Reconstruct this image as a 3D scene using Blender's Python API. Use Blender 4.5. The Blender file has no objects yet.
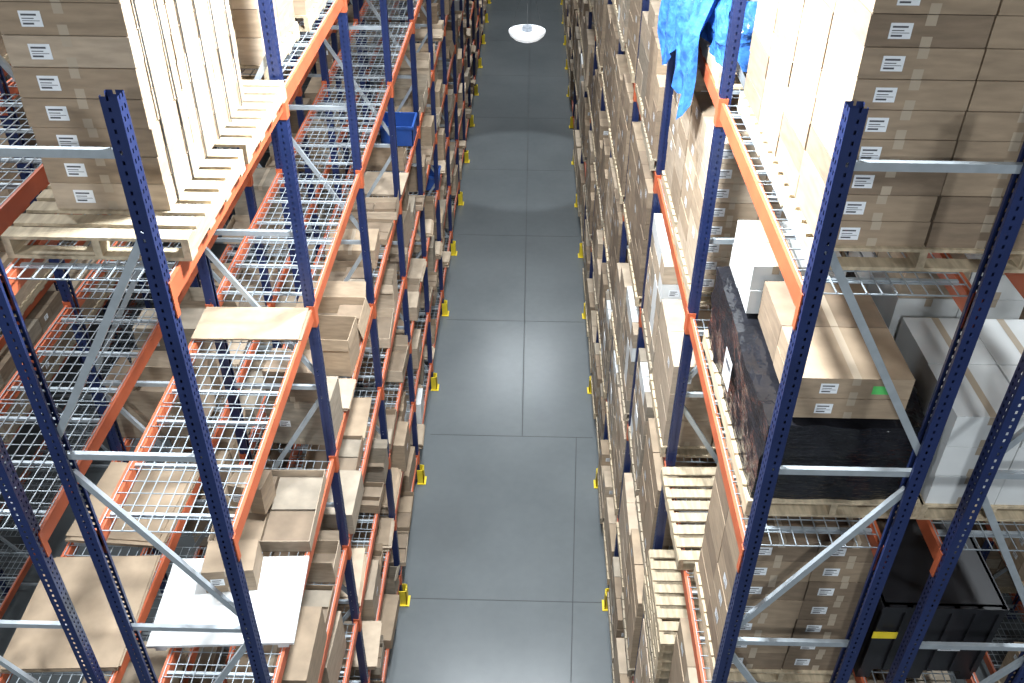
import bpy, math, random
from mathutils import Matrix, Vector, noise
random.seed(7)
R=random.Random(11)
scene=bpy.context.scene
scene.view_settings.view_transform='Standard'
COL=scene.collection

# ---------------------------------------------------------------- materials
def mat(name,col,rough=0.7,metal=0.0,var=0.12,nscale=6.0,stretch=(1,1,1),bump=0.0,bscale=30,emit=None,rand=0.0,spec=None):
    m=bpy.data.materials.new(name); m.use_nodes=True
    nt=m.node_tree; b=nt.nodes['Principled BSDF']
    b.inputs['Roughness'].default_value=rough; b.inputs['Metallic'].default_value=metal
    if spec is not None: b.inputs['Specular IOR Level'].default_value=spec
    tc=nt.nodes.new('ShaderNodeTexCoord'); mp=nt.nodes.new('ShaderNodeMapping')
    mp.inputs['Scale'].default_value=stretch
    nt.links.new(tc.outputs['Object'],mp.inputs['Vector'])
    n=nt.nodes.new('ShaderNodeTexNoise'); n.inputs['Scale'].default_value=nscale; n.inputs['Detail'].default_value=4
    nt.links.new(mp.outputs[0],n.inputs['Vector'])
    r=nt.nodes.new('ShaderNodeValToRGB')
    r.color_ramp.elements[0].position=0.3; r.color_ramp.elements[1].position=0.7
    r.color_ramp.elements[0].color=[c*(1-var) for c in col]+[1]
    r.color_ramp.elements[1].color=[min(1,c*(1+var)) for c in col]+[1]
    nt.links.new(n.outputs['Fac'],r.inputs['Fac'])
    out=r.outputs['Color']
    if rand>0:
        oi=nt.nodes.new('ShaderNodeObjectInfo'); mr=nt.nodes.new('ShaderNodeMapRange')
        mr.inputs['To Min'].default_value=1-rand; mr.inputs['To Max'].default_value=1+rand
        nt.links.new(oi.outputs['Random'],mr.inputs['Value'])
        hs=nt.nodes.new('ShaderNodeHueSaturation')
        nt.links.new(mr.outputs[0],hs.inputs['Value']); nt.links.new(out,hs.inputs['Color']); out=hs.outputs['Color']
    nt.links.new(out,b.inputs['Base Color'])
    if bump>0:
        n2=nt.nodes.new('ShaderNodeTexNoise'); n2.inputs['Scale'].default_value=bscale
        nt.links.new(mp.outputs[0],n2.inputs['Vector'])
        bp=nt.nodes.new('ShaderNodeBump'); bp.inputs['Strength'].default_value=bump; bp.inputs['Distance'].default_value=0.02
        nt.links.new(n2.outputs['Fac'],bp.inputs['Height']); nt.links.new(bp.outputs[0],b.inputs['Normal'])
    if emit:
        b.inputs['Emission Color'].default_value=(emit[0],emit[1],emit[2],1); b.inputs['Emission Strength'].default_value=emit[3]
    return m
M={}
M['c0']=mat('cardboard_mid',(0.31,0.23,0.155),0.8,rand=.22,var=.16,stretch=(1,1,5))
M['c1']=mat('cardboard_light',(0.42,0.33,0.24),0.8,rand=.2,var=.15,stretch=(1,1,5))
M['c2']=mat('cardboard_dark',(0.22,0.16,0.108),0.8,rand=.2,var=.18,stretch=(1,1,5))
M['c3']=mat('cardboard_grey',(0.30,0.25,0.19),0.8,rand=.2,var=.18,stretch=(1,1,5))
M['ci']=mat('cardboard_inside',(0.22,0.165,0.115),0.85)
M['wh']=mat('white_carton',(0.66,0.67,0.66),0.6,var=.04)
M['lab']=mat('paper_label',(0.80,0.82,0.84),0.5,var=.02)
M['ink']=mat('label_ink',(0.08,0.08,0.09),0.6)
M['grn']=mat('green_label',(0.12,0.6,0.15),0.5)
M['tape']=mat('packing_tape',(0.43,0.35,0.26),0.35,var=.05)
M['strap']=mat('black_strap',(0.02,0.02,0.02),0.4)
M['wood']=mat('pallet_wood',(0.46,0.37,0.25),0.8,var=.25,nscale=5,stretch=(6,1,6),rand=.15)
M['wood2']=mat('pallet_wood_grey',(0.33,0.275,0.20),0.85,var=.25,nscale=5,stretch=(6,1,6),rand=.15)
M['blue']=mat('blue_upright_paint',(0.013,0.024,0.088),0.38,var=.15,nscale=3)
M['orange']=mat('orange_beam_paint',(0.47,0.110,0.045),0.5,var=.14,nscale=4)
M['galv']=mat('galvanised_steel',(0.40,0.44,0.47),0.42,metal=0.35,var=.1,nscale=12)
M['wire']=mat('galvanised_wire',(0.36,0.40,0.43),0.4,metal=0.35,var=.05)
M['yel']=mat('yellow_guard_paint',(0.80,0.60,0.03),0.5)
M['film']=mat('black_stretch_film',(0.012,0.012,0.015),0.16,var=.3,bump=.7,bscale=9,stretch=(1,1,5))
M['bfilm']=mat('blue_stretch_film',(0.04,0.15,0.46),0.25,var=.45,nscale=9,bump=.8,bscale=14)
M['tote']=mat('blue_plastic',(0.02,0.07,0.28),0.4)
M['blk']=mat('black_plastic',(0.015,0.015,0.018),0.4)
M['lampw']=mat('lamp_white_enamel',(0.80,0.83,0.85),0.3,var=.02)
M['lampg']=mat('lamp_glow',(0.85,0.88,0.9),0.3,var=.01,emit=(0.92,0.97,1,.6))
M['lamph']=mat('lamp_housing',(0.25,0.27,0.3),0.4,metal=.5)
M['ceil']=mat('ceiling_paint',(0.42,0.43,0.44),0.8,var=.04)
M['wall']=mat('wall_panel',(0.30,0.31,0.32),0.8,var=.05,nscale=.5)
M['joint']=mat('floor_joint_filler',(0.045,0.049,0.052),0.6)
def floor_mat():
    m=bpy.data.materials.new('polished_concrete'); m.use_nodes=True
    nt=m.node_tree; b=nt.nodes['Principled BSDF']
    tc=nt.nodes.new('ShaderNodeTexCoord')
    def nz(s,d): 
        n=nt.nodes.new('ShaderNodeTexNoise'); n.inputs['Scale'].default_value=s; n.inputs['Detail'].default_value=d
        nt.links.new(tc.outputs['Object'],n.inputs['Vector']); return n
    n1=nz(0.5,4); n2=nz(7,5)
    mx=nt.nodes.new('ShaderNodeMix'); mx.data_type='FLOAT'; mx.inputs[0].default_value=.2
    nt.links.new(n1.outputs['Fac'],mx.inputs[2]); nt.links.new(n2.outputs['Fac'],mx.inputs[3])
    r=nt.nodes.new('ShaderNodeValToRGB')
    r.color_ramp.elements[0].position=.3; r.color_ramp.elements[0].color=(0.114,0.126,0.131,1)
    r.color_ramp.elements[1].position=.7; r.color_ramp.elements[1].color=(0.150,0.163,0.168,1)
    nt.links.new(mx.outputs[0],r.inputs['Fac']); nt.links.new(r.outputs[0],b.inputs['Base Color'])
    mr=nt.nodes.new('ShaderNodeMapRange'); mr.inputs['To Min'].default_value=.235; mr.inputs['To Max'].default_value=.265
    nt.links.new(n1.outputs['Fac'],mr.inputs['Value']); nt.links.new(mr.outputs[0],b.inputs['Roughness'])
    return m
M['floor']=floor_mat()

# ---------------------------------------------------------------- mesh builder
class MB:
    def __init__(s): s.v=[];s.f=[];s.mi=[];s.mats=[];s.T=Matrix.Identity(4)
    def m(s,k):
        if k not in s.mats: s.mats.append(k)
        return s.mats.index(k)
    def box(s,x0,x1,y0,y1,z0,z1,k,T=None):
        b=len(s.v); TT=s.T if T is None else s.T@T
        for p in ((x0,y0,z0),(x1,y0,z0),(x1,y1,z0),(x0,y1,z0),(x0,y0,z1),(x1,y0,z1),(x1,y1,z1),(x0,y1,z1)):
            s.v.append(TT@Vector(p))
        i=s.m(k)
        for f in ((0,3,2,1),(4,5,6,7),(0,1,5,4),(1,2,6,5),(2,3,7,6),(3,0,4,7)):
            s.f.append([b+j for j in f]); s.mi.append(i)
    def quad(s,ps,k):
        b=len(s.v)
        for p in ps: s.v.append(s.T@Vector(p))
        s.f.append(list(range(b,b+len(ps)))); s.mi.append(s.m(k))
    def bar(s,p,q,w,h,k):
        p=Vector(p);q=Vector(q);d=q-p;L=d.length
        z=d.normalized(); up=Vector((0,1,0)) if abs(z.y)<.9 else Vector((0,0,1))
        x=up.cross(z).normalized(); y=z.cross(x)
        T=Matrix((( x.x,y.x,z.x,p.x),(x.y,y.y,z.y,p.y),(x.z,y.z,z.z,p.z),(0,0,0,1)))
        s.box(-w/2,w/2,-h/2,h/2,0,L,k,T)
    def lathe(s,prof,k,n=32,cx=0,cy=0):
        b=len(s.v); i=s.m(k)
        for r,z in prof:
            for a in range(n):
                t=2*math.pi*a/n; s.v.append(s.T@Vector((cx+r*math.cos(t),cy+r*math.sin(t),z)))
        for j in range(len(prof)-1):
            for a in range(n):
                a2=(a+1)%n
                s.f.append([b+j*n+a,b+j*n+a2,b+(j+1)*n+a2,b+(j+1)*n+a]); s.mi.append(i)
    def mesh(s,name):
        me=bpy.data.meshes.new(name); me.from_pydata([tuple(v) for v in s.v],[],s.f)
        for k in s.mats: me.materials.append(M[k])
        me.polygons.foreach_set('material_index',s.mi); me.update(); return me
def obj(name,me,loc=(0,0,0),rz=0,parent=None):
    if isinstance(me,MB): me=me.mesh(name)
    o=bpy.data.objects.new(name,me); COL.objects.link(o); o.location=loc; o.rotation_euler=(0,0,rz)
    if parent: o.parent=parent
    return o
def empty(name,loc=(0,0,0)):
    o=bpy.data.objects.new(name,None); COL.objects.link(o); o.location=loc; o.empty_display_size=.2; return o

# ---------------------------------------------------------------- layout
LX=-1.76; RX=1.36; D=0.90; GAP=0.30; Y0=3.80; P=2.57; NB=16; TOP=10.0
LL=[9.0,7.15,5.45,4.2,3.0,1.8,0.62]
RL=[9.0,7.15,5.4,3.6,1.85,0.35]
PW=0.08  # post size

def perf(mb,o,u,w,h,k,cols,hw,hh,pitch):
    o=Vector(o);u=Vector(u);z=Vector((0,0,1))
    def q(a,b,c,d): mb.quad([o+u*a+z*c,o+u*b+z*c,o+u*b+z*d,o+u*a+z*d],k)
    prev=0
    for c in cols:
        q(prev,c-hw,0,h); prev=c+hw
        n=int(h/pitch)
        for i in range(n):
            q(c-hw,c+hw,i*pitch,i*pitch+pitch-hh)
        q(c-hw,c+hw,n*pitch,h)
    q(prev,w,0,h)

def frame_mesh(detail,s,guard):
    mb=MB(); h=TOP; t=PW
    def X(a): return s*a
    for (xf,dr) in ((0,1),(D,-1)):
        if detail:
            perf(mb,(X(xf),-t/2,0),(0,1,0),t,h,'blue',(.024,.056),.006,.022,.05)
            perf(mb,(X(xf),-t/2,0),(X(dr),0,0),t,h,'blue',(.045,),.006,.02,.05)
            perf(mb,(X(xf),t/2,0),(X(dr),0,0),t,h,'blue',(.045,),.006,.02,.05)
            a=X(xf+dr*t); 
            mb.quad([(a,-t/2,0),(a,-t/2+.02,0),(a,-t/2+.02,h),(a,-t/2,h)],'blue')
            mb.quad([(a,t/2,0),(a,t/2-.02,0),(a,t/2-.02,h),(a,t/2,h)],'blue')
        else:
            a,b=sorted((X(xf),X(xf+dr*t))); mb.box(a,b,-t/2,t/2,0,h,'blue')
        a,b=sorted((X(xf-dr*.02),X(xf+dr*.12))); mb.box(a,b,-.07,.07,0,.008,'blue')
    xa,xb=X(.06),X(D-.06)
    def hz(z): mb.bar((xa,0,z),(xb,0,z),.042,.03,'galv')
    hz(9.72); mb.bar((xa,0,9.3),(xb,0,8.0),.042,.03,'galv')
    hz(7.85); mb.bar((xb,0,7.72),(xa,0,6.42),.042,.03,'galv')
    z=6.28; side=0
    while z>0.9:
        hz(z)
        a,b=(xa,xb) if side==0 else (xb,xa)
        mb.bar((a,0,z-.12),(b,0,z-1.38),.042,.03,'galv'); z-=1.5; side=1-side
    hz(.2)
    if guard:
        a,b=sorted((X(-.07),X(-.055))); mb.box(a,b,-.075,.075,0,.32,'yel')
        for yy in (-.075,.063):
            a,b=sorted((X(-.07),X(.04))); mb.box(a,b,yy,yy+.012,0,.32,'yel')
        a,b=sorted((X(-.10),X(.05))); mb.box(a,b,-.10,.10,.008,.018,'yel')
    return mb

def beam_mesh(s):
    mb=MB(); L=P-PW
    def bx(x0,x1,*r): 
        a,b=sorted((s*x0,s*x1)); mb.box(a,b,*r)
    bx(.012,.055,0,L,-.115,-.012,'orange')
    bx(.012,.035,0,L,-.012,0,'orange')
    for y in (0,L-.006):
        bx(-.006,.06,y,y+.006,-.18,.03,'orange')
    for y in (-.045,L):
        bx(-.008,-.001,y,y+.045,-.18,.03,'orange')
    return mb
def deck_mesh():
    mb=MB(); w=D-.07; l=1.19
    n=int(l/.105)
    for i in range(n+1):
        y=i*(l/n); mb.box(0,w,y-.0028,y+.0028,-.012,-.006,'wire')
        for x in (0,w-.006): mb.box(x,x+.006,y-.0028,y+.0028,-.05,-.006,'wire')
    m=int(w/.075)
    for i in range(m+1):
        x=i*(w/m); mb.box(x-.0028,x+.0028,0,l,-.006,0,'wire')
    for y in (.15,l/2,l-.15):
        mb.box(.02,w-.02,y-.012,y+.012,-.035,-.012,'galv')
    return mb
DECK=deck_mesh().mesh('wire_deck')
FM={}
def rack(s,x,levels,guard):
    root=empty('pallet_rack',(x,Y0,0))
    for i in range(NB+1):
        det=i<4
        k=(s,det,guard)
        if k not in FM: FM[k]=frame_mesh(det,s,guard).mesh('upright_frame')
        obj('upright_frame_%d'%i,FM[k],(0,i*P,0),0,root)
    if ('b',s) not in FM:
        FM['b',s]=beam_mesh(s).mesh('beam'); FM['b',-s]=beam_mesh(-s).mesh('beam')
    for i in range(NB):
        for j,z in enumerate(levels):
            obj('front_beam_%d_%d'%(i,j),FM['b',s],(0,i*P+PW/2,z),0,root)
            obj('back_beam_%d_%d'%(i,j),FM['b',-s],(s*D,i*P+PW/2,z),0,root)
            for q in (0,1):
                o=obj('wire_deck_%d_%d_%d'%(i,j,q),DECK,((.035 if s>0 else -D+.035),i*P+PW/2+.03+q*1.23,z+.003),0,root)
    return root
LX2=LX-D-GAP-D
RX2=RX+D+GAP+D
rack(-1,LX,LL,True); rack(1,RX,RL,True)
rack(1,LX2,LL,False); rack(-1,RX2,RL,False)
rack(-1,LX2-3.1,LL[:5]+[1.2],False); rack(1,RX2+3.1,RL,False)

# ---------------------------------------------------------------- goods
def label(mb,face,c,w,h,x0,x1,y0,y1,k='lab'):
    e=.0015
    def put(w0,w1,h0,h1,e,k):
        if face=='-y': mb.quad([(c[0]+w0,y0-e,c[2]+h0),(c[0]+w1,y0-e,c[2]+h0),(c[0]+w1,y0-e,c[2]+h1),(c[0]+w0,y0-e,c[2]+h1)],k)
        elif face=='-x': mb.quad([(x0-e,c[1]+w0,c[2]+h0),(x0-e,c[1]+w0,c[2]+h1),(x0-e,c[1]+w1,c[2]+h1),(x0-e,c[1]+w1,c[2]+h0)],k)
        elif face=='+x': mb.quad([(x1+e,c[1]+w0,c[2]+h0),(x1+e,c[1]+w1,c[2]+h0),(x1+e,c[1]+w1,c[2]+h1),(x1+e,c[1]+w0,c[2]+h1)],k)
    put(-w/2,w/2,-h/2,h/2,e,k)
    if k=='lab':
        for t,(a,b) in enumerate(((.70,.82),(.50,.56),(.36,.40),(.14,.26))):
            put(-w*.4,w*((.3,.15,.4,.1)[t]),-h/2+h*a,-h/2+h*b,e*2,'ink')
def carton(mb,x0,x1,y0,y1,z0,z1,k,lab=True,tape=True,r=R,side=True):
    mb.box(x0,x1,y0,y1,z0,z1,k)
    cx,cy=(x0+x1)/2,(y0+y1)/2; h=z1-z0; e=.001
    if tape:
        t=.024
        mb.quad([(cx-t,y0,z1+e),(cx+t,y0,z1+e),(cx+t,y1,z1+e),(cx-t,y1,z1+e)],'tape')
        d=min(.06,h*.33)
        mb.quad([(cx-t,y0-e,z1-d),(cx+t,y0-e,z1-d),(cx+t,y0-e,z1),(cx-t,y0-e,z1)],'tape')
        mb.quad([(cx-t,y0-e,z0),(cx+t,y0-e,z0),(cx+t,y0-e,z0+d),(cx-t,y0-e,z0+d)],'tape')
    if lab:
        lh=min(.075,h*.5); lw=lh*1.4
        label(mb,'-y',(x0+(x1-x0)*.27,0,z0+h*.5),lw,lh,x0,x1,y0,y1)
        if side and r.random()<.4:
            label(mb,'-x',(0,cy,z0+h*.5),lw,lh,x0,x1,y0,y1); label(mb,'+x',(0,cy,z0+h*.5),lw,lh,x0,x1,y0,y1)
def stack_mb(w,d,nx,ny,nz,h,ks=('c0',),lab=.8,straps=False,r=R,mb=None,origin=(0,0,0),missing=0,labcol=None,side=True,g=.004):
    mb=mb or MB(); ox,oy,oz=origin
    a,b=w/nx,d/ny
    for k in range(nz):
        for i in range(nx):
            for j in range(ny):
                if 0<i<nx-1 and 0<j<ny-1 and k<nz-1: continue
                if k==nz-1 and r.random()<missing: continue
                jx,jy=r.uniform(-.004,.004),r.uniform(-.004,.004)
                L=(r.random()<lab) and (labcol is None or i==labcol)
                carton(mb,ox-w/2+i*a+g+jx,ox-w/2+(i+1)*a-g+jx,oy-d/2+j*b+g+jy,oy-d/2+(j+1)*b-g+jy,oz+k*h+.001,oz+(k+1)*h-.004,
                       r.choice(ks),lab=L,r=r,side=side)
    if straps:
        H=nz*h
        for j in range(ny*2):
            y=oy-d/2+(j+.5)*d/(ny*2)
            for x in (ox-w/2-.006,ox+w/2+.003): mb.box(x,x+.003,y-.008,y+.008,oz,oz+H+.004,'strap')
            mb.box(ox-w/2-.006,ox+w/2+.006,y-.008,y+.008,oz+H+.003,oz+H+.006,'strap')
    return mb
def pallet_mb(w,d,h=.13,k='wood',mb=None,origin=(0,0,0),r=R):
    mb=mb or MB(); ox,oy,oz=origin
    for x in (-w/2,-.02,w/2-.04): mb.box(ox+x,ox+x+.04,oy-d/2,oy+d/2,oz+.02,oz+h-.018,k)
    n=max(8,int(d/.14)); bw=.10
    for i in range(n):
        y=-d/2+(d-bw)*i/(n-1); j=r.uniform(-.006,.006)
        mb.box(ox-w/2+j,ox+w/2+j,oy+y,oy+y+bw,oz+h-.018,oz+h,k)
    for i in range(4):
        y=-d/2+(d-bw)*i/3; mb.box(ox-w/2,ox+w/2,oy+y,oy+y+bw,oz,oz+.02,k)
    return mb
def open_mb(w,d,h,k='c1',flaps=True,mb=None,origin=(0,0,0),r=R):
    mb=mb or MB(); ox,oy,oz=origin; t=.006
    mb.box(ox-w/2,ox+w/2,oy-d/2,oy+d/2,oz,oz+t,'ci')
    for (a,b,c,e) in ((-w/2,-w/2+t,-d/2,d/2),(w/2-t,w/2,-d/2,d/2),(-w/2+t,w/2-t,-d/2,-d/2+t),(-w/2+t,w/2-t,d/2-t,d/2)):
        mb.box(ox+a,ox+b,oy+c,oy+e,oz+t,oz+h,k)
    hh=h*r.uniform(.35,.75)
    for i in range(2):
        for j in range(2):
            if r.random()<.6:
                mb.box(ox-w/2+.02+i*(w/2-.01),ox-w/2+w/2-.01+i*(w/2-.01),oy-d/2+.02+j*(d/2-.01),oy-.01+j*(d/2-.01),oz+t,oz+hh*r.uniform(.7,1.1),r.choice(['c2','c0','ci','c3','ci','c2']))
    if flaps:
        f=min(w,d)*.3
        def an(): return math.radians(r.choice([-84,-75,55,70,82,88,-86]))
        for sx in (-1,1):
            a=an(); x=ox+sx*w/2
            p=(x,oy-d/2,oz+h);q=(x,oy+d/2,oz+h);dx=sx*f*math.cos(a);dz=f*math.sin(a)
            if -dz>h: continue
            mb.quad([p,q,(x+dx,q[1],q[2]+dz),(x+dx,p[1],p[2]+dz)],k)
        for sy in (-1,1):
            a=an(); y=oy+sy*d/2
            if -f*math.sin(a)>h: continue
            mb.quad([(ox-w/2,y,oz+h),(ox+w/2,y,oz+h),(ox+w/2,y+sy*f*math.cos(a),oz+h+f*math.sin(a)),(ox-w/2,y+sy*f*math.cos(a),oz+h+f*math.sin(a))],k)
    return mb
def flats_mb(w,d,n,mb=None,origin=(0,0,0),r=R,ks=('c1','c0','c1')):
    mb=mb or MB(); ox,oy,oz=origin
    for i in range(n):
        jx,jy=r.uniform(-.03,.03),r.uniform(-.03,.03)
        mb.box(ox-w/2+jx,ox+w/2+jx,oy-d/2+jy,oy+d/2+jy,oz+i*.012,oz+i*.012+.009,r.choice(list(ks)))
    return mb
def lump(name,x0,x1,y0,y1,z0,z1,k,amp,fr,loc=(0,0,0),n=14):
    import bmesh
    bm=bmesh.new(); bmesh.ops.create_cube(bm,size=1)
    bmesh.ops.subdivide_edges(bm,edges=bm.edges[:],cuts=n,use_grid_fill=True)
    for v in bm.verts:
        p=Vector(((x0+x1)/2+v.co.x*(x1-x0),(y0+y1)/2+v.co.y*(y1-y0),(z0+z1)/2+v.co.z*(z1-z0)))
        q=noise.noise_vector(p*fr)*amp+noise.noise_vector(p*fr*3.1)*amp*.4
        if v.co.z<-.49: q.z=0
        v.co=p+q-Vector(loc)
    me=bpy.data.meshes.new(name); bm.to_mesh(me); bm.free(); me.materials.append(M[k])
    return obj(name,me,loc)

def put_stack(x0,x1,y0,y1,z,nx,ny,nz,h,ks=('c0','c0','c1'),pal=True,straps=False,lab=.8,wood='wood',name='carton_stack',missing=0,labcol=None,side=True,g=.004):
    cx,cy=(x0+x1)/2,(y0+y1)/2; w,d=x1-x0,y1-y0; e=.0035
    if pal:
        obj('wooden_pallet',pallet_mb(w,d,.13,wood),(cx,cy,z+e)); z+=.13
    obj(name,stack_mb(w-.03,d-.03,nx,ny,nz,h,ks,lab,straps,missing=missing,labcol=labcol,side=side,g=g),(cx,cy,z+e+.0005))

# --- left bay 1, top level
for (a,b) in ((4.05,5.13),(5.2,6.28)):
    obj('wooden_pallet',pallet_mb(.96,b-a,.13,'wood'),(-2.20,(a+b)/2,9.0035))
obj('carton_stack',stack_mb(.62,1.6,1,3,11,.155,('c0','c0','c1'),1,True,side=False,g=.006),(-2.21,5.14,9.135))
put_stack(-2.75,-1.9,6.55,7.6,9.0,2,2,6,.2)
put_stack(-2.75,-1.85,7.75,8.8,9.0,2,2,6,.2,ks=('c1','c0'))
obj('cardboard_sheets',flats_mb(.85,.42,3,ks=('c2','c2','c0')),(-2.22,6.08,7.154),.02)
# left level C bay 1
mb=MB(); mb.box(-.55,.55,-.42,.42,.06,.085,'wh'); 
for a in (-.5,.42):
    mb.box(a,a+.08,-.40,.40,0,.06,'wh')
obj('white_board_panel',mb,(-2.27,4.62,5.454),.06)
mb=MB(); carton(mb,-.2,.2,-.16,.16,0,.24,'c0'); obj('cardboard_box',mb,(-2.3,4.85,5.54),.1)
obj('cardboard_tray',open_mb(.85,.85,.13,'c1',False),(-2.2,5.6,5.454),.03)
mb=MB(); carton(mb,-.15,.15,-.12,.12,0,.30,'c0'); obj('cardboard_box',mb,(-2.32,5.6,5.60),-.15)
# left back row bay 1
obj('cardboard_sheets',flats_mb(.86,1.05,5,ks=('c0','c0','c2')),(-3.42,4.5,5.454),.05)
obj('cardboard_sheets',flats_mb(.80,.9,7,ks=('c0','c2')),(-3.40,5.65,5.454),-.06)
obj('cardboard_sheets',flats_mb(.80,1.0,6),(-3.40,4.6,4.204),.04)
# --- right bay 1
put_stack(1.46,2.58,4.08,6.2,9.0,2,4,12,.145,ks=('c0','c0','c2'),lab=1,labcol=0,side=False,g=.006)
obj('wooden_pallet',pallet_mb(1.1,1.85,.13),(1.97,5.03,7.1535))
lump('film_wrapped_load',1.44,2.44,4.13,5.92,7.286,7.88,'film',.03,3.5,(1.97,5.0,7.286),24)
mb=MB()
stack_mb(.66,1.04,1,2,2,.15,('c0','c2'),1,mb=mb,origin=(-.04,0,0),side=False)
label(mb,'-y',(.12,0,.22),.12,.06,-.39,.23,-.52,.5,'grn')
obj('carton_stack',mb,(1.95,4.68,7.93))
obj('carton_stack',stack_mb(.62,.64,2,2,2,.19,('wh',),.3,side=False),(1.82,5.56,7.93))
mb=MB(); mb.quad([(0,-.11,-.10),(0,.11,-.12),(.0,.12,.12),(0,-.10,.13)],'lab'); mb.quad([(-.002,-.07,.03),(-.002,.07,.03),(-.002,.07,.07),(-.002,-.07,.07)],'ink')
obj('packing_slip',mb,(1.392,5.0,7.62))
put_stack(1.45,2.45,4.08,5.1,5.4,2,2,7,.20,ks=('c0','c0','c2'),lab=1)
obj('wooden_pallet',pallet_mb(.95,1.1),(1.78,5.68,5.4035),.02)
put_stack(1.38,2.3,4.08,5.1,3.6,2,2,5,.22)
for i in range(6): obj('wooden_pallet',pallet_mb(.95,1.1,.13,R.choice(['wood','wood2'])),(1.76,5.68,3.6035+i*.131),R.uniform(-.02,.02))
# --- right row 2 bay 1
b0=RX2-D-.05
put_stack(b0,b0+.9,4.1,5.15,7.15,2,2,3,.24,ks=('wh',),lab=.1)
put_stack(b0,b0+.9,5.25,6.3,7.15,2,2,4,.26,ks=('wh','wh','c1'),lab=.1)
put_stack(b0+.02,b0+.9,4.1,5.15,9.0,2,2,6,.2)
put_stack(b0+.02,b0+.9,5.25,6.3,9.0,2,2,6,.2)
def crate_mb(w,d,h):
    mb=MB(); t=.02
    mb.box(-w/2,w/2,-d/2,d/2,.1,.12,'blk')
    for x in (-w/2,-.05,w/2-.1):
        for y in (-d/2,-.05,d/2-.1): mb.box(x,x+.1,y,y+.1,0,.1,'blk')
    for (a,b,c,e) in ((-w/2,-w/2+t,-d/2,d/2),(w/2-t,w/2,-d/2,d/2),(-w/2,w/2,-d/2,-d/2+t),(-w/2,w/2,d/2-t,d/2)):
        mb.box(a,b,c,e,.12,h,'blk')
    for i in range(6):
        x=-w/2+i*(w-.04)/5; mb.box(x,x+.04,-d/2-.02,-d/2,.12,h,'blk')
    mb.box(-w/2-.01,w/2+.01,-d/2-.025,d/2+.01,h-.05,h,'blk')
    mb.box(-w/2-.012,-w/2+.16,-d/2-.03,-d/2-.025,h*.6,h*.68,'yel')
    label(mb,'-y',(.15,0,h*.5),.16,.1,-w/2,w/2,-d/2-.022,d/2)
    mb.box(-w/2+.03,w/2-.03,-d/2+.03,d/2-.03,h-.2,h-.15,'ci')
    return mb
obj('black_plastic_crate',crate_mb(.85,.95,.85),(b0+.45,4.62,5.4035))
obj('black_plastic_crate',crate_mb(.85,.95,.95),(b0+.45,5.75,5.4035))
# --- right bay 2
obj('wooden_pallet',pallet_mb(.9,2.15),(1.83,7.66,9.0035))
bl=lump('blue_film_wrapped_load',1.40,2.22,6.62,8.7,9.14,9.85,'bfilm',.08,4,(1.8,7.6,9.14),30)
# loose film draped down over the pallet edge and beam on the aisle side
mb=MB(); nu,nv=26,14; ki=mb.m('bfilm')
for j in range(nv+1):
    for i in range(nu+1):
        u,v=i/nu,j/nv
        y=6.98+1.78*u; z=9.72-(1.0+.16*math.sin(u*9)+.08*math.sin(u*23))*v
        x=1.42-.17*min(1,v*2.2)+.035*math.sin(u*21+v*3)+.02*math.sin(u*47-v*5)
        mb.v.append(Vector((x-1.8,y-7.6,z-9.14)))
for j in range(nv):
    for i in range(nu):
        a=j*(nu+1)+i; mb.f.append([a,a+1,a+nu+2,a+nu+1]); mb.mi.append(ki)
obj('loose_film_drape',mb,(0,0,0),0,bl)
put_stack(1.38,2.3,6.5,7.6,7.15,2,2,8,.165,ks=('c0','c1'),lab=1)
put_stack(1.40,2.3,7.7,8.8,7.15,2,2,8,.165,ks=('c1','c0'),lab=.7)

rr=random.Random(5)
PAL=[pallet_mb(.95,1.12,.13,k,r=rr).mesh('wooden_pallet') for k in ('wood','wood2','wood')]
def var(nx,ny,nz,H,ks,lab,ms=0): return stack_mb(.93,1.1,nx,ny,nz,H/nz,ks,lab,r=rr,missing=ms,g=.006).mesh('carton_stack')
TALL=[var(2,3,5,1.3,('c0','c1'),.6),var(2,2,4,1.15,('c1','c3'),.5,.2),var(2,3,7,1.35,('c0','c2'),.8),var(2,2,3,.95,('c1',),.4,.3),
      var(2,4,6,1.25,('c1','c3','wh'),.5),var(1,2,5,1.2,('c0',),.9),var(2,3,4,1.05,('c2','c0'),.6,.2)]
LOW=[var(2,3,3,.7,('c0','c1'),.6,.2),var(2,2,2,.6,('c1','c0'),.5,.2),var(2,3,4,.8,('c3','c2'),.8)]
def fill_tall(s,x,levels,b0_,b1_,skip=(),prob=.95,top_prob=.5):
    for i in range(b0_,b1_):
        for j,z in enumerate(levels):
            for q in (0,1):
                if (i,j) in skip or (i,j,q) in skip: continue
                if rr.random()>(top_prob if j==0 else prob): continue
                y=Y0+i*P+.68+q*1.21; cx=x+s*(D/2-.02+rr.uniform(-.03,.03))
                up=levels[j-1] if j>0 else 99
                gap=up-z-.13
                obj('wooden_pallet',rr.choice(PAL),(cx,y,z+.0035),rr.uniform(-.012,.012))
                me=rr.choice(TALL if gap>1.55 else LOW)
                obj('carton_stack',me,(cx,y,z+.135),rr.choice([0,math.pi])+rr.uniform(-.015,.015))
fill_tall(1,RX,RL,0,NB,skip={(0,0),(0,1),(0,2),(0,3),(1,0),(1,1)},top_prob=.8)
fill_tall(-1,RX2,RL,0,6,skip={(0,0),(0,1),(0,2)},prob=.85)
fill_tall(1,RX2+3.1,RL,0,6,prob=.8,top_prob=.3)
fill_tall(-1,LX2-3.1,LL[:5],0,6,prob=.7,top_prob=.3)
fill_tall(-1,LX,LL[:1],3,NB,prob=0,top_prob=.7)

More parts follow.
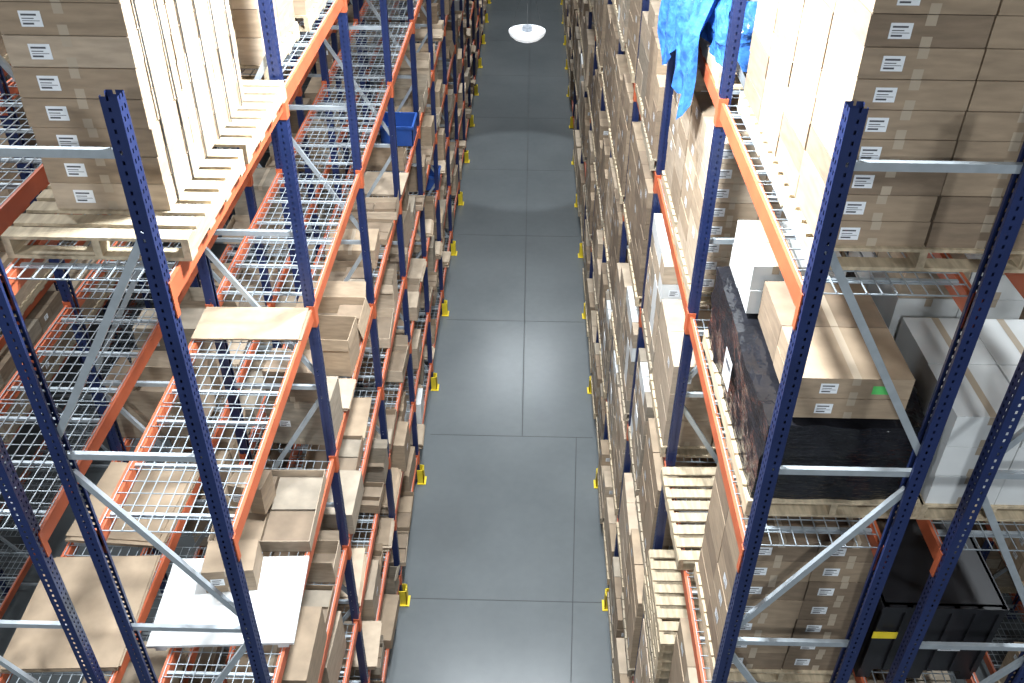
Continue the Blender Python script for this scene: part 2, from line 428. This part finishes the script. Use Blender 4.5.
RES=[(-2.05,13.55,5.45,.4),(-2.05,16.9,3.0,.4)]
def fill_small(s,x,levels,b0_,b1_,near,prob,skip=(),hf=1.0):
    for i in range(b0_,b1_):
        acc=MB() if i>=near else None
        for j,z in enumerate(levels):
            y=Y0+i*P+.12; yend=Y0+(i+1)*P-.08
            gap=(levels[j-1]-z-.2) if j>0 else 1.3
            if (i,z) in skip: continue
            while y<yend-.3:
                d=min(rr.uniform(.38,.85),yend-y); w=rr.uniform(.6,.86); h=rr.uniform(.14,min(.62*hf,gap-.1))
                kd=rr.random(); py=y+d/2; y+=d+.03
                if rr.random()>prob: continue
                if s<0 and x==LX and any(abs(py-ry)<d/2+rw and abs(z-rz)<.1 for rx,ry,rz,rw in RES): continue
                off=rr.uniform(-.06,.04) if w>.7 else rr.uniform(-.04,.12)
                px=x+s*(w/2+off); T=Matrix.Translation((px,py,z+.0045))@Matrix.Rotation(rr.uniform(-.05,.05),4,'Z')
                mb=acc or MB()
                if acc: mb.T=T
                w_,d_=w-.02,d-.04
                if kd<.38:
                    k=rr.choice(['c0','c1','c3','c0','c2','c1','c3','c0','wh'] )
                    carton(mb,-w_/2,w_/2,-d_/2,d_/2,0,h,k,lab=rr.random()<.6,r=rr); nm='cardboard_box'
                    if rr.random()<.45 and h<gap*.5:
                        carton(mb,-w_/2+.03,w_/2-.1,-d_/2+.02,d_/2-.05,h+.002,h+min(.35,gap-h-.05),rr.choice(['c1','c2','c3']),r=rr)
                elif kd<.62: open_mb(w_-.06,d_-.06,h*.8,rr.choice(['c0','c1','c3']),True,mb=mb,r=rr); nm='open_cardboard_box'
                elif kd<.84: open_mb(w_,d_,rr.uniform(.08,.16),rr.choice(['c1','c0','c1']),False,mb=mb,r=rr); nm='cardboard_tray'
                else: flats_mb(w_,d_,rr.randint(3,12),mb=mb,r=rr); nm='cardboard_sheets'
                if acc: mb.T=Matrix.Identity(4)
                else: obj(nm,mb,(px,py,z+.0045),rr.uniform(-.05,.05))
        if acc and acc.v: obj('cardboard_boxes',acc)
fill_small(-1,LX,[5.45,4.2,3.0,1.8,.62],0,NB,3,.93,skip={(0,5.45)})
fill_small(-1,LX,[7.15],4,NB,3,.7)
fill_small(1,LX2,[5.45,4.2,3.0,1.8,.62],0,NB,2,.6,skip={(0,5.45),(0,4.2)})
fill_small(1,LX2,[7.15,9.0],2,9,2,.35)
def tote(w,d,h):
    mb=MB(); t=.012
    mb.box(-w/2,w/2,-d/2,d/2,0,t,'tote')
    for (a,b,c,e) in ((-w/2,-w/2+t,-d/2,d/2),(w/2-t,w/2,-d/2,d/2),(-w/2,w/2,-d/2,-d/2+t),(-w/2,w/2,d/2-t,d/2)): mb.box(a,b,c,e,t,h,'tote')
    for (a,b,c,e) in ((-w/2-.02,-w/2,-d/2-.02,d/2+.02),(w/2,w/2+.02,-d/2-.02,d/2+.02),(-w/2,w/2,-d/2-.02,-d/2),(-w/2,w/2,d/2,d/2+.02)): mb.box(a,b,c,e,h-.04,h,'tote')
    return mb
obj('blue_plastic_tote',tote(.5,.55,.32),(-2.03,13.6,5.455))
obj('blue_plastic_tote',tote(.45,.5,.3),(-2.0,16.9,3.005))

# ---------------------------------------------------------------- room
def slab(name,x0,x1,y0,y1,z0,z1,k):
    mb=MB(); mb.box(x0,x1,y0,y1,z0,z1,k); return obj(name,mb)
XW0,XW1,YW0,YW1,ZC=-12.5,12.5,-8,50,13.6
slab('floor',XW0,XW1,YW0,YW1,-.2,0,'floor'); slab('ceiling',XW0,XW1,YW0,YW1,ZC,ZC+.2,'ceil')
slab('wall_left',XW0-.2,XW0,YW0,YW1,0,ZC,'wall'); slab('wall_right',XW1,XW1+.2,YW0,YW1,0,ZC,'wall')
slab('wall_back',XW0,XW1,YW1,YW1+.2,0,ZC,'wall'); slab('wall_front',XW0,XW1,YW0-.2,YW0,0,ZC,'wall')
mb=MB()
mb.box(-.008,.008,12.72,YW1,0,.0015,'joint')
for k in range(-3,11): 
    y=12.72+3.72*k; mb.box(-1.7,1.3,y-.007,y+.007,0,.0015,'joint')
mb.bar((1.0,12.72,.0005),(.62,5.0,.0005),.014,.002,'joint')
obj('floor_joints',mb)

# ---------------------------------------------------------------- lamps
def highbay(x,y,z,P_,rad=.28,spot=None,spread=180,blend=.3):
    root=empty('highbay_light',(x,y,z))
    mb=MB()
    mb.lathe([(rad,0),(rad*.98,.03),(rad*.5,.2),(.09,.24)],'lampw'); mb.lathe([(.09,.24),(.1,.26),(.1,.42),(.001,.42)],'lamph')
    mb.lathe([(.001,.012),(rad*.9,.012)],'lampg')
    obj('lamp_shade',mb,(0,0,0),0,root)
    mb=MB(); mb.lathe([(.006,.42),(.006,ZC-z-.001)],'lamph',8); obj('suspension_rod',mb,(0,0,0),0,root)
    if spot:
        l=bpy.data.lights.new('lamp_spot','SPOT'); l.spot_size=math.radians(spot); l.spot_blend=blend; l.shadow_soft_size=.12
    else:
        l=bpy.data.lights.new('lamp_disk','AREA'); l.shape='DISK'; l.size=rad*1.8; l.spread=math.radians(spread)
    l.energy=P_; l.color=(.88,.95,1)
    o=bpy.data.objects.new('lamp_emitter',l); COL.objects.link(o); o.parent=root; o.location=(0,0,-.03)
    return root
highbay(-.2,-2.5,12.3,450); highbay(-.2,5.2,11.5,860)
highbay(-.2,8.4,12.3,420,spread=120)
for x in (-1.25,.85): highbay(x,14.3,12.6,190,spread=100)
for x in (-.85,.65): highbay(x,30,12.3,260,spread=125)
highbay(-.2,39,12.3,150,spread=90)
highbay(-.2,24,12.3,2700,spot=25,blend=.25)
highbay(-.2,18.5,12.6,60,spread=70)
for y in (0,7,14,22,32):
    highbay(LX2-1.55,y,12.3,350 if y<12 else (240 if y<20 else 90)); highbay(RX2+1.55,y,12.3,240 if y<20 else 70)
root=empty('pendant_dish_lamp',(-.04,12.7,7.45))
mb=MB(); r=.25
mb.lathe([(r*1.02,.0),(r,.025),(r*.97,.028),(r*.93,.005)],'lampw',40)
mb.lathe([(r*.93,.01),(r*.3,.02),(.001,.02)],'lampw',40)
obj('rim',mb,(0,0,0),0,root)
mb=MB(); mb.lathe([(r,0),(r*.93,-.04),(r*.7,-.09),(r*.4,-.12),(.001,-.13)],'lampg',40); obj('dish',mb,(0,0,0),0,root)
mb=MB()
for a in (0,120,240):
    t=math.radians(a+30); mb.bar((r*.95*math.cos(t),r*.95*math.sin(t),.02),(0,0,.85),.003,.003,'strap')
mb.lathe([(.003,.85),(.003,ZC-7.451)],'strap',8)
mb.lathe([(.001,.02),(.07,.02),(.07,.08),(.001,.09)],'lamph',20)
obj('suspension_cables',mb,(0,0,0),0,root)

w=bpy.data.worlds.new('World'); scene.world=w; w.use_nodes=True
w.node_tree.nodes['Background'].inputs[0].default_value=(.5,.56,.65,1); w.node_tree.nodes['Background'].inputs[1].default_value=.1

# ---------------------------------------------------------------- camera
f=922.0
yc=Vector((25,676,-f)).normalized()
up=-Vector((-12,-1259,-f)).normalized()
up=(up-yc*up.dot(yc)).normalized()
xc=yc.cross(up)
Mwc=Matrix((xc,yc,up))
cam=bpy.data.cameras.new('Camera'); cam.lens=f/1024*36; cam.sensor_width=36; cam.clip_start=.05; cam.clip_end=200
co=bpy.data.objects.new('Camera',cam); COL.objects.link(co)
co.matrix_world=Matrix.Translation((0,0,11.5))@Mwc.to_4x4()
scene.camera=co
